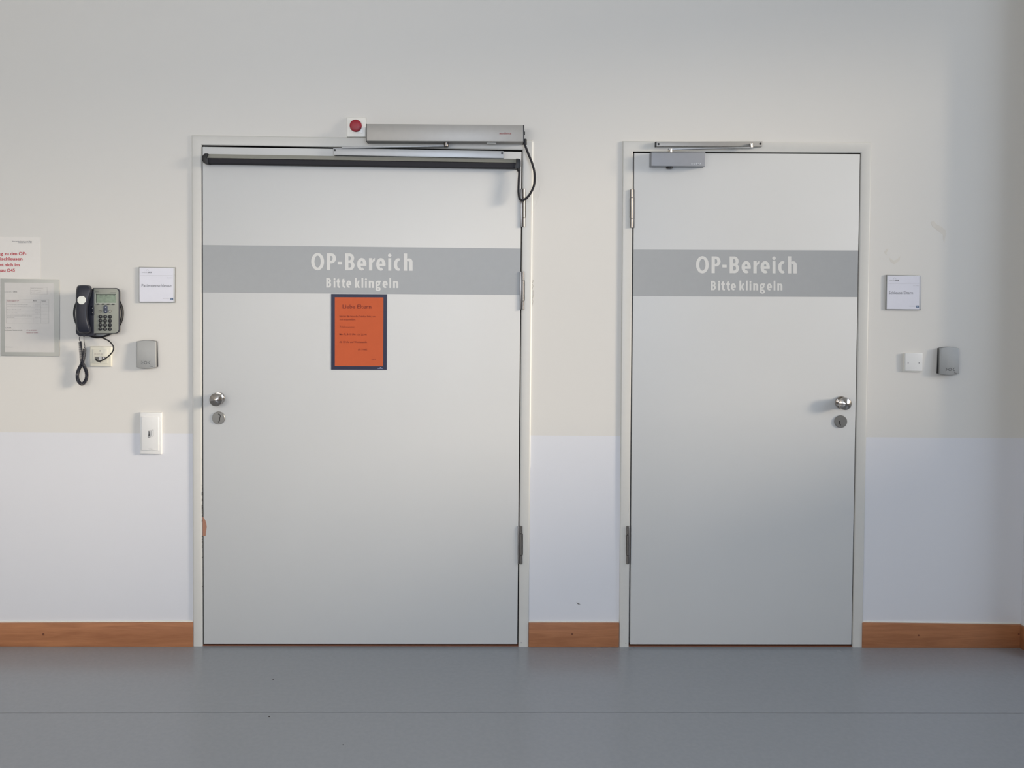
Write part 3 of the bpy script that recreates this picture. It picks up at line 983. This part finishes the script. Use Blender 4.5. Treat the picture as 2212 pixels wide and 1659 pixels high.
# ---------------------------------------------------------------- card readers
def card_reader(xl, xr, yt, yc, yb, ybc, label, sym, mirror):
    """xl, xr front cover edges; yt, yb = top / bottom of the arcs, yc, ybc = corner rows"""
    n = 10
    def outline(inset=0.0):
        p = []
        for k in range(n + 1):
            u = k / n
            x = xl + inset + (xr - xl - 2 * inset) * u
            p.append((x, yc + inset - (yc - yt) * (1 - (2 * u - 1) ** 2)))
        for k in range(n + 1):
            u = 1 - k / n
            x = xl + inset + (xr - xl - 2 * inset) * u
            p.append((x, ybc - inset + (yb - ybc) * (1 - (2 * u - 1) ** 2)))
        return p
    t = thing('card_reader', (W((xl + xr) / 2, yb).x, 0, W((xl + xr) / 2, yb).z), label, 'card reader', 'silver card readers beside the doors')
    def dep(y, a, b):
        u = (y - yt) / (yb - yt)
        return a + (b - a) * min(1, u / .55) if u < .55 else b
    ys = outline()
    bm = B(); prism(bm, [Vector((q.x, -dep(y, .009, .016), q.z)) for q, y in ((W(x, y, dep(y, .018, .026)), y) for x, y in outline(.0))], 0.0, 0.0)
    obj('back_housing', bm, M_BLK, t)
    bm = B()
    # cover as stacked slices so that it thickens towards the bottom
    rows = []
    for (x, y) in ys:
        rows.append((x, y))
    vf = [bm.verts.new(W(x, y, dep(y, .018, .026))) for x, y in rows]
    vb = [bm.verts.new(Vector((v.co.x, -dep(rows[i][1], .009, .016), v.co.z))) for i, v in enumerate(vf)]
    m = len(rows)
    bm.faces.new(vf); bm.faces.new(vb[::-1])
    for i in range(m):
        j = (i + 1) % m
        bm.faces.new((vf[i], vb[i], vb[j], vf[j]))
    bmesh.ops.recalc_face_normals(bm, faces=bm.faces[:])
    ff = max(bm.faces, key=lambda f: -f.calc_center_median().y)
    bmesh.ops.bevel(bm, geom=list(ff.edges), offset=.0025, segments=3, affect='EDGES', profile=0.5)
    cv = obj('front_cover', bm, M_RDR, t)
    sx, sy = sym
    # front face is a plane through the top and bottom rows
    ztop, zbot = W(sx, yt, .018).z, W(sx, yb, .026).z
    def FP(x, y):
        q = W(x, y, .024)
        u = (ztop - q.z) / (ztop - zbot)
        return W(x, y, .018 + .008 * u + .0012)
    bm = B()
    for s, x in ((1, sx - 8.0), (-1, sx + 8.0)):
        tube(bm, [FP(x - 1.4 * s, sy - 3.4), FP(x + 1.6 * s, sy), FP(x - 1.4 * s, sy + 3.4)], .0006, 6)
    tube(bm, [FP(sx + 2.9 * math.cos(a * math.pi / 12), sy + 2.9 * math.sin(a * math.pi / 12)) for a in range(24)], .0006, 6, closed=True)
    tube(bm, [FP(sx + 8.5, sy + 7.2), FP(sx + 15.0, sy + 8.6)], .0008, 6)
    obj('printed_symbol', bm, mat('reader_print', (96, 98, 98), 0.6), cv)
    return t


card_reader(294.8, 336.6, 734.8, 737.6, 796.6, 793.4, 'silver grey card reader on the wall below the Patientenschleuse sign', (314.6, 783.2), False)
card_reader(2030.6, 2072.2, 749.6, 752.6, 810.6, 807.6, 'silver grey card reader at the far right beside the blank white plate', (2052.8, 797.8), True)

# ---------------------------------------------------------------- door push switch, blank plate
t = thing('push_switch', (W(325, 960).x, 0, W(325, 981).z), 'tall white push switch with door pictogram left of the wide door', 'switch')
bm = B(); quad(bm, ((301.6, 891.2), (348.6, 891.4), (348.4, 981.6), (301.4, 981.4)), .012, 0.0, .0045, 3); obj('cover_frame', bm, M_WHB, t)
bm = B(); quad(bm, ((305.4, 900.0), (342.4, 900.2), (342.4, 973.4), (305.4, 973.2)), .0165, .010, .002, 3); rk = obj('rocker', bm, M_WHB, t)
D = .0169
bm = B()
dl = [(324.2, 929.4), (331.0, 927.8), (331.2, 941.6), (324.6, 944.0)]
tube(bm, [W(x, y, D) for x, y in dl], .0004, 5, closed=True)
obj('pictogram_door', bm, M_INK, rk, smooth=False)
bm = B(); tube(bm, [W(x, y, D + .0003) for x, y in ((330.9, 928.2), (326.8, 931.0), (326.6, 941.0))], .0004, 5); obj('pictogram_door_edge', bm, M_INK, rk, smooth=False)
bm = B(); poly(bm, [(320.9, 933.2), (322.6, 933.2), (323.0, 938.4), (323.8, 943.4), (322.6, 943.4), (321.8, 939.6), (320.8, 943.6), (319.7, 943.6), (320.8, 938.0)], D + .0002, D - .0006); obj('pictogram_person', bm, M_INK, rk, smooth=False)
bm = B(); poly(bm, circ(321.7, 931.8, 1.0, 10), D + .0002, D - .0006); obj('pictogram_head', bm, M_INK, rk, smooth=False)
bm = B(); rect(bm, 319.6, 944.4, 324.2, 945.2, D + .0002, D - .0006); obj('pictogram_ground', bm, M_INK, rk, smooth=False)
lines('printed_text', M_INKG, rk, [('berker', 321.2, 329.6, 970.6, 1.7, .01)], D + .0002)

t = thing('blank_plate', (W(1972, 800).x, 0, W(1972, 803).z), 'blank square white cover plate with two screws right of the narrow door', 'cover plate')
bm = B(); quad(bm, ((1953.0, 763.4), (1992.4, 763.6), (1991.8, 803.4), (1952.6, 803.0)), .008, 0.0, .0015, 2); obj('back_box', bm, M_WHT, t)
bm = B(); quad(bm, ((1955.6, 762.8), (1993.2, 763.0), (1992.6, 801.6), (1955.4, 801.2)), .013, .008, .0018, 3); cv = obj('cover_plate', bm, M_WHB, t)
for x in (1961.8, 1985.4):
    bm = B(); poly(bm, circ(x, 784.2, 1.1, 12), .0135, .012); obj('screw', bm, M_INKG, cv)

# ---------------------------------------------------------------- notices at the far left
t = thing('paper_notice', (W(20, 604).x, 0, W(20, 604).z), 'white paper notice with bold red text above the grey document frame', 'notice')
bm = B(); quad(bm, ((-66, 511.6), (87.2, 512.4), (87.4, 602.6), (-66, 601.6)), .0012, 0.0); pp = obj('paper_sheet', bm, M_PAPER, t)
lines('red_headline', M_INKR, pp, [(w, x0, x1, y, 6.6, .022) for w, x0, x1, y in (('Eingang', -32, 6.6, 550.8), ('zu den OP-', 9.6, 57.0, 551.0), ('Personalschleusen', -38, 48.6, 562.2), ('befindet', -32, 8.4, 574.8),
                                   ('sich im', 11.4, 42.0, 575.0), ('Neubau', -21, 11.8, 587.0), ('O45', 15.0, 32.0, 587.2))], .0017)
lines('small_print', M_INKG, pp, [('Bitte wenden Sie sich an die Pflege', 26.4, 68.8, 522.2, 1.9, .01), ('Zentrale Haus O 10, EG', 39.6, 68.4, 524.9, 1.9, .01)], .0017)

t = thing('document_frame', (W(64, 768).x, 0, W(64, 769).z), 'grey framed printed list hanging on the wall left of the telephone', 'document frame')
bm = B()
o_ = ((1.2, 601.4), (127.2, 603.6), (127.8, 769.4), (2.0, 768.6))
quad(bm, o_, .006, 0.0, .0012, 2)
obj('frame', bm, mat('light_grey_magnetic_frame', (178, 178, 172), 0.4, noise=0.01), t)
bm = B(); quad(bm, ((9.4, 610.4), (116.6, 611.4), (117.4, 761.2), (10.4, 760.4)), .0064, .005); pp = obj('paper_sheet', bm, mat('framed_paper', (202, 199, 195), 0.3, noise=0.01), t)
D = .0068
M_FNT = mat('faint_grey_ink', (172, 170, 167), 0.8)
lines('text_line', M_FNT, pp, [(w, x0, x1, y, h, bo) for x0, x1, y, w, h, bo in ((9.8, 25.0, 631.6, 'KINDER', 2.4, 0), (67.0, 93.0, 624.0, 'Klinik für Anästhesie', 2.0, 0), (67.0, 89.0, 628.8, 'Leitung OP-Bereich', 2.0, 0), (67.4, 88.0, 633.4, 'Telefon: 040 741', 2.0, 0),
                    (14, 60, 658.4, 'OP-Koordination Zentraler OP-Saal', 2.0, 0), (14.4, 66, 662.4, 'Anästhesie Koordination Mo-Fr 7-16', 2.0, 0), (76, 85.4, 658.2, '0152 40', 2.0, 0), (76, 86, 662.0, '0152 41', 2.0, 0), (92, 102.2, 658.4, '741 518', 2.0, 0),
                    (14, 45, 669.6, 'Pflege Mo-Fr 7-19', 2.0, 0), (75.6, 86, 669.8, '0152 43', 2.0, 0), (14, 39, 677, 'Nacht 19-7 Uhr', 2.0, 0), (75.6, 86, 677, '0152 44', 2.0, 0),
                    (15, 68.6, 683.4, 'Dienstarzt Anästhesie (außerhalb der Zeit)', 2.0, 0), (15, 31, 686.6, 'Bereitschaft', 2.0, 0), (75, 85.8, 686.6, '0152 45', 2.0, 0), (12.6, 28, 750.4, 'Stand: August', 1.8, 0))], D)
for (x0, y0, x1, y1) in ((66, 620.4, 102, 620.7), (66, 635.6, 102, 635.9), (66, 620.4, 66.3, 635.9), (101.7, 620.4, 102, 635.9), (13, 647.4, 105.6, 647.7), (13, 653, 105.6, 653.2), (13, 664, 105.6, 664.2), (13, 671.6, 105.6, 671.8), (13, 679, 105.6, 679.2),
                         (13, 688.4, 105.6, 688.6), (13, 693.4, 105.6, 693.6), (13, 698.2, 105.6, 698.4), (13, 647.4, 13.3, 698.4), (71.4, 647.4, 71.6, 698.4), (88, 647.4, 88.2, 698.4), (105.4, 647.4, 105.6, 698.4)):
    bm = B(); rect(bm, x0, y0, x1, y1, D, D - .0003); obj('table_rule', bm, M_FNT, pp, smooth=False)
lines('bold_text', mat('mid_grey_ink', (128, 125, 123), 0.8), pp, [(w, x0, x1, y, 2.2, .02) for x0, x1, y, w in ((28.2, 36.8, 631.4, 'UKE'), (71.6, 79.2, 651.0, 'Mobil'), (89.6, 99.2, 651.2, 'Festnetz'), (11, 24.4, 709.4, 'Im Notfall:'), (9.8, 48.4, 714.6, 'Die folgenden Nummern anrufen'))], D)
lines('red_text', mat('faded_red_ink', (160, 112, 116), 0.8), pp, [(w, x0, x1, y, 2.2, .012) for x0, x1, y, w in ((14.2, 40.8, 651.0, 'Zuständigkeit OP'), (57.4, 80.0, 714.8, '07 bis OP 22504'), (57.0, 81.6, 719.8, 'Saal bis OP 22505'))], D)

# ---------------------------------------------------------------- telephone
t = thing('telephone', (W(210, 700).x, 0, W(210, 727).z), 'dark grey wall-mounted desk telephone with silver keypad panel and coiled handset cord', 'telephone')
# wall bracket and excess cable coiled behind the set
bm = B(); poly(bm, rrect(190, 640, 243, 712, 6), .030, 0.0, .002); obj('wall_bracket', bm, M_BLK, t)
bm = B()
for k, (ox, rx, ry, dd) in enumerate(((0, 52.4, 52, .008), (1.6, 51.2, 51, .013), (.4, 50.6, 52.6, .018), (2.2, 49.6, 50, .022))):
    if k == 1:
        cxx = 213.5
    else:
        cxx = 211.2
    pts = [W(cxx + ox + rx * (math.cos(a * math.pi / 32) if k % 2 == 0 or math.cos(a * math.pi / 32) > 0 else math.cos(a * math.pi / 32) * .97), 677 + ry * math.sin(a * math.pi / 32), dd) for a in range(64)]
    tube(bm, pts, .0021, 8, closed=True)
obj('coiled_cable', bm, M_BLK, t)
# body shell
bm = B(); poly(bm, rrect(200, 622.2, 256.8, 721.0, 9, 8, (2, 9, 9, 2)), .046, .034, .002, 3)
poly(bm, rrect(163.2, 628.0, 203.4, 726.4, 8, 8, (10, 3, 5, 11)), .048, .032, .003, 3)
obj('body_shell', bm, M_PHN, t)
bm = B(); poly(bm, rrect(202.4, 623.4, 255.6, 719.9, 8, 8, (1, 8.5, 8.5, 1)), .0472, .045, .0008, 2)
pn = obj('keypad_panel', bm, M_PHG, t)
PDp = .0474
bm = B(); poly(bm, rrect(206.2, 633.4, 251.2, 656.2, 1.0, 3), PDp + .0004, PDp - .002); lc = obj('display_surround', bm, mat('panel_grey_light', (168, 171, 160), 0.4), pn)
bm = B(); poly(bm, rrect(207.8, 634.6, 250.6, 654.2, .6, 3), PDp + .0009, PDp - .002); obj('display', bm, M_LCD, lc)
bm = B(); rect(bm, 207.8, 634.4, 250.6, 636.4, PDp + .0013, PDp); rect(bm, 207.4, 634.4, 209.2, 654.4, PDp + .0013, PDp)
for k in range(13):
    x = 213 + k * 2.8
    rect(bm, x, 636.0, x + random.uniform(.6, 1.6), 637.6 + random.uniform(0, 3), PDp + .0012, PDp)
obj('display_shade', bm, mat('lcd_dark', (84, 92, 82), 0.4), lc)
bm = B(); rect(bm, 204.6, 634.6, 206.0, 655.0, PDp + .001, PDp - .001); obj('display_edge', bm, mat('bright_edge', (220, 220, 215), 0.2), lc)
for k in range(4):
    bm = B(); x = 208.3 + k * 11.0; poly(bm, rrect(x, 655.6 + .1 * k, x + 6.2, 658.0 + .1 * k, 1.1, 4), PDp + .0022, PDp - .001, .0003, 1); obj('soft_key', bm, M_BLK, pn)
bm = B(); poly(bm, rrect(223.4, 659.0, 231.7, 676.8, 4.0, 6), PDp + .003, PDp - .001, .001, 2); nk = obj('navigation_key', bm, mat('blue_grey_key', (62, 68, 84), 0.4), pn)
for y, s in ((664.0, -1), (672.0, 1)):
    bm = B(); poly(bm, [(226.6, y - .7 * s), (228.6, y - .7 * s), (227.6, y + 1.1 * s)] if s > 0 else [(226.6, y + .7), (228.6, y + .7), (227.6, y - 1.1)], PDp + .0034, PDp + .002); obj('arrow_mark', bm, mat('arrow_white', (190, 195, 205), 0.5), nk)
for x in (217.2, 238.0):
    bm = B(); c = W(x, 671.8 + (x - 217) * .01, PDp); lathe(bm, c, [(.0056, -.001), (.0056, .0012), (.0046, .002), (.0036, .0014), (0, .0014)], 20); k_ = obj('round_key', bm, mat('grey_round_key', (108, 108, 100), 0.4), pn)
    if x > 230:
        bm = B(); poly(bm, circ(x - .5, 671.8, 1.4, 12), PDp + .0024, PDp); obj('key_mark', bm, mat('key_light', (200, 200, 192), 0.4), k_)
M_DIG = mat('key_digit', (150, 152, 148), 0.5)
for r in range(4):
    for q in range(3):
        x = 217.0 + 10.4 * q - .1 * r
        y = 684.0 + 8.9 * r + .15 * q
        c = W(x, y, PDp)
        bm = B(); lathe(bm, c, [(.0076, -.001), (.0078, .0008), (.0072, .0026), (.005, .0034), (0, .0036)], 22); k_ = obj('number_key', bm, M_BLK, pn)
        bm = B(); ww = .45 if r + q == 0 else 1.0; text(bm, '123456789*0#'[r * 3 + q], x - ww, x + ww, y + 1.2, 2.6, PDp + .0042, .0); obj('digit', bm, M_DIG, k_, smooth=False)
lines('panel_print', mat('panel_print_grey', (118, 120, 112), 0.6), pn, [('IP PHONE', 239, 250.6, 632.6, 1.5, 0), ('ıılıı', 206.6, 212.6, 630.6, 2.6, .01)], PDp + .0003)
bm = B(); poly(bm, rrect(197.4, 660.4, 202.8, 681.4, 2.5, 5), .0505, .045, .0006, 2); vk = obj('volume_key', bm, M_PHN, t)
for y in (665.8, 676.0):
    bm = B(); poly(bm, circ(199.8, y, .9, 10), .0510, .050); obj('key_mark', bm, mat('key_light', (200, 200, 192), 0.4), vk)

# handset: lofted shape, ear and mouth ends thick, waist arched away from the set
def handset():
    rows = []   # (py, left, right, front depth, back depth, ridge x)
    data = ((615.6, 172, 190, .074, .062, 184), (616.8, 168, 195.4, .082, .054, 190), (620, 165.6, 198.4, .088, .050, 193), (627, 164.4, 199.4, .092, .050, 194.2), (634, 164.0, 198.4, .094, .052, 193.0),
            (643, 163.9, 195.4, .096, .062, 190.6), (652, 163.8, 192.6, .097, .066, 188.2), (664, 163.7, 190.6, .097, .068, 186.6), (678, 163.6, 190.2, .097, .068, 186.2), (690, 163.8, 191.2, .096, .066, 187.0),
            (700, 164.2, 193.8, .095, .060, 189.6), (708, 164.8, 196.6, .093, .052, 192.4), (714, 166.2, 197.6, .090, .050, 194.0), (718, 169.0, 196.4, .086, .052, 193.0), (720.2, 173, 191, .078, .060, 188))
    bm = B()
    rings = []
    for (y, l, r, f, bk, rg) in data:
        e = min(4.0, (r - l) * .2)
        ring_ = [W(l, y, (f * .35 + bk * .65)), W(l + .3, y, f - .010), W(l + e * .5, y, f - .003), W(l + e * 1.2, y, f), W((l + rg) / 2, y, f + .001), W(rg - e * .6, y, f), W(rg, y, f - .002),
                 W(rg + (r - rg) * .6, y, f - .012), W(r, y, (f + bk) / 2 - .004), W(r - 1, y, bk), W((l + r) / 2, y, bk - .002), W(l + 1, y, bk)]
        rings.append([bm.verts.new(v) for v in ring_])
    for a, b in zip(rings, rings[1:]):
        for k in range(len(a)):
            j = (k + 1) % len(a)
            bm.faces.new((a[k], a[j], b[j], b[k]))
    bm.faces.new(rings[0]); bm.faces.new(rings[-1][::-1])
    bmesh.ops.recalc_face_normals(bm, faces=bm.faces[:])
    return bm


h = obj('handset', handset(), M_PHN, t)
for p in h.data.polygons:
    p.use_smooth = True
md = h.modifiers.new('subdivision', 'SUBSURF'); md.levels = 2; md.render_levels = 2
bm = B(); poly(bm, [(175.9 + 9.4 * math.cos(math.radians(22.5 + 45 * k)), 648.3 + 9.6 * math.sin(math.radians(22.5 + 45 * k))) for k in range(8)], .0995, .094, .0003, 1)
obj('sticker', bm, mat('white_sticker', (226, 227, 218), 0.5), h)
# handset cord
def coil(path, r, pitch, wr):
    pts = smooth_path(path, 24)
    out = []
    ph = 0.0
    for i in range(len(pts) - 1):
        a, b = pts[i], pts[i + 1]
        T = (b - a)
        L = T.length
        if L < 1e-7:
            continue
        T.normalize()
        u = T.cross(Vector((0, 1, 0))).normalized()
        v = T.cross(u)
        tt = i / len(pts)
        pt = pitch(tt)
        rr = r(tt)
        n = max(1, int(L / pt * 9))
        for k in range(n):
            q = a + (b - a) * (k / n)
            out.append(q + u * math.cos(ph) * rr + v * math.sin(ph) * rr)
            ph += 2 * math.pi * (L / n) / pt
    return out


P = lambda x, y, d: W(x, y, d)
cp = [P(173.4, 738, .034), P(174.0, 750, .034), P(175.2, 766, .032), P(176.6, 780, .030), P(181.0, 790, .028), P(186.0, 801, .026), P(187.2, 813, .026), P(184.4, 823, .026), P(177.2, 829.6, .026), P(169.8, 824, .024),
      P(167.0, 813, .022), P(169.0, 801, .021), P(174.4, 790, .020), P(178.8, 780, .020), P(181.4, 766, .022), P(182.6, 752, .026)]
wr = .0012
hel = coil(cp, lambda s: .0062, lambda s: .0040 if s < .18 or s > .84 else .0028, wr)
first = smooth_path([P(175.5, 724, .040), P(172.2, 727.5, .042), P(171.2, 732, .040), P(172.4, 737, .036)], 6)
last = smooth_path([P(183.2, 749, .028), P(182.6, 744, .034), P(181.6, 736, .050), P(181.2, 727, .066), P(181.0, 717, .078)], 6)
bm = B(); tube(bm, first + hel + last, wr, 6); obj('handset_cord', bm, M_PHN, t)
bm = B(); cyl(bm, W(181.4, 727, .066), W(181.0, 717, .078), .0030, 12, .0006); obj('cord_plug', bm, M_PHN, t)
# line cable to the socket
lp = [(197, 721, .030), (202, 725.6, .026), (214, 727.6, .022), (226, 731.6, .024), (237, 738, .028), (244.6, 748, .030), (244.4, 757, .030), (237, 767, .030), (226, 775.6, .030), (216, 780.0, .028), (209.6, 779.4, .020), (207.6, 776.6, .012)]
bm = B(); tube(bm, smooth_path([P(*q) for q in lp], 8), .0026, 10); obj('line_cable', bm, M_BLK, t)

t = thing('network_socket', (W(217, 790).x, 0, W(217, 792).z), 'cream double network socket below the telephone with a black cable plugged in', 'socket')
bm = B(); quad(bm, ((193.8, 748.4), (240.4, 748.8), (240.2, 792.0), (193.6, 791.8)), .010, 0.0, .004, 3); obj('cover_frame', bm, M_CRM, t)
bm = B(); quad(bm, ((200.6, 754.6), (232.8, 754.8), (232.8, 785.0), (200.6, 784.8)), .0128, .008, .0012, 2); cp_ = obj('centre_plate', bm, M_CRM, t)
for x, y in ((216.0, 758.2), (216.4, 782.4)):
    bm = B(); poly(bm, circ(x, y, 1.3, 12), .0133, .012); obj('screw', bm, M_INKG, cp_)
for x0, x1 in ((204.8, 213.2), (219.6, 228.0)):
    bm = B(); rect(bm, x0, 770.6, x1, 777.2, .0133, .012); obj('port', bm, mat('port_shade', (104, 102, 98), 0.6), cp_)
bm = B(); rect(bm, 214.4, 771.4, 219.0, 777.2, .0134, .012); rect(bm, 222.0, 771.8, 225.6, 775.8, .0138, .012); obj('port_label', bm, mat('pale_label', (196, 194, 196), 0.5), cp_)
bm = B(); text(bm, 'M14.07-01', 204.0, 221.0, 765.6, 2.0, .0132, .0); obj('printed_text', bm, mat('faded_brown_ink', (150, 128, 122), 0.7), cp_, smooth=False)
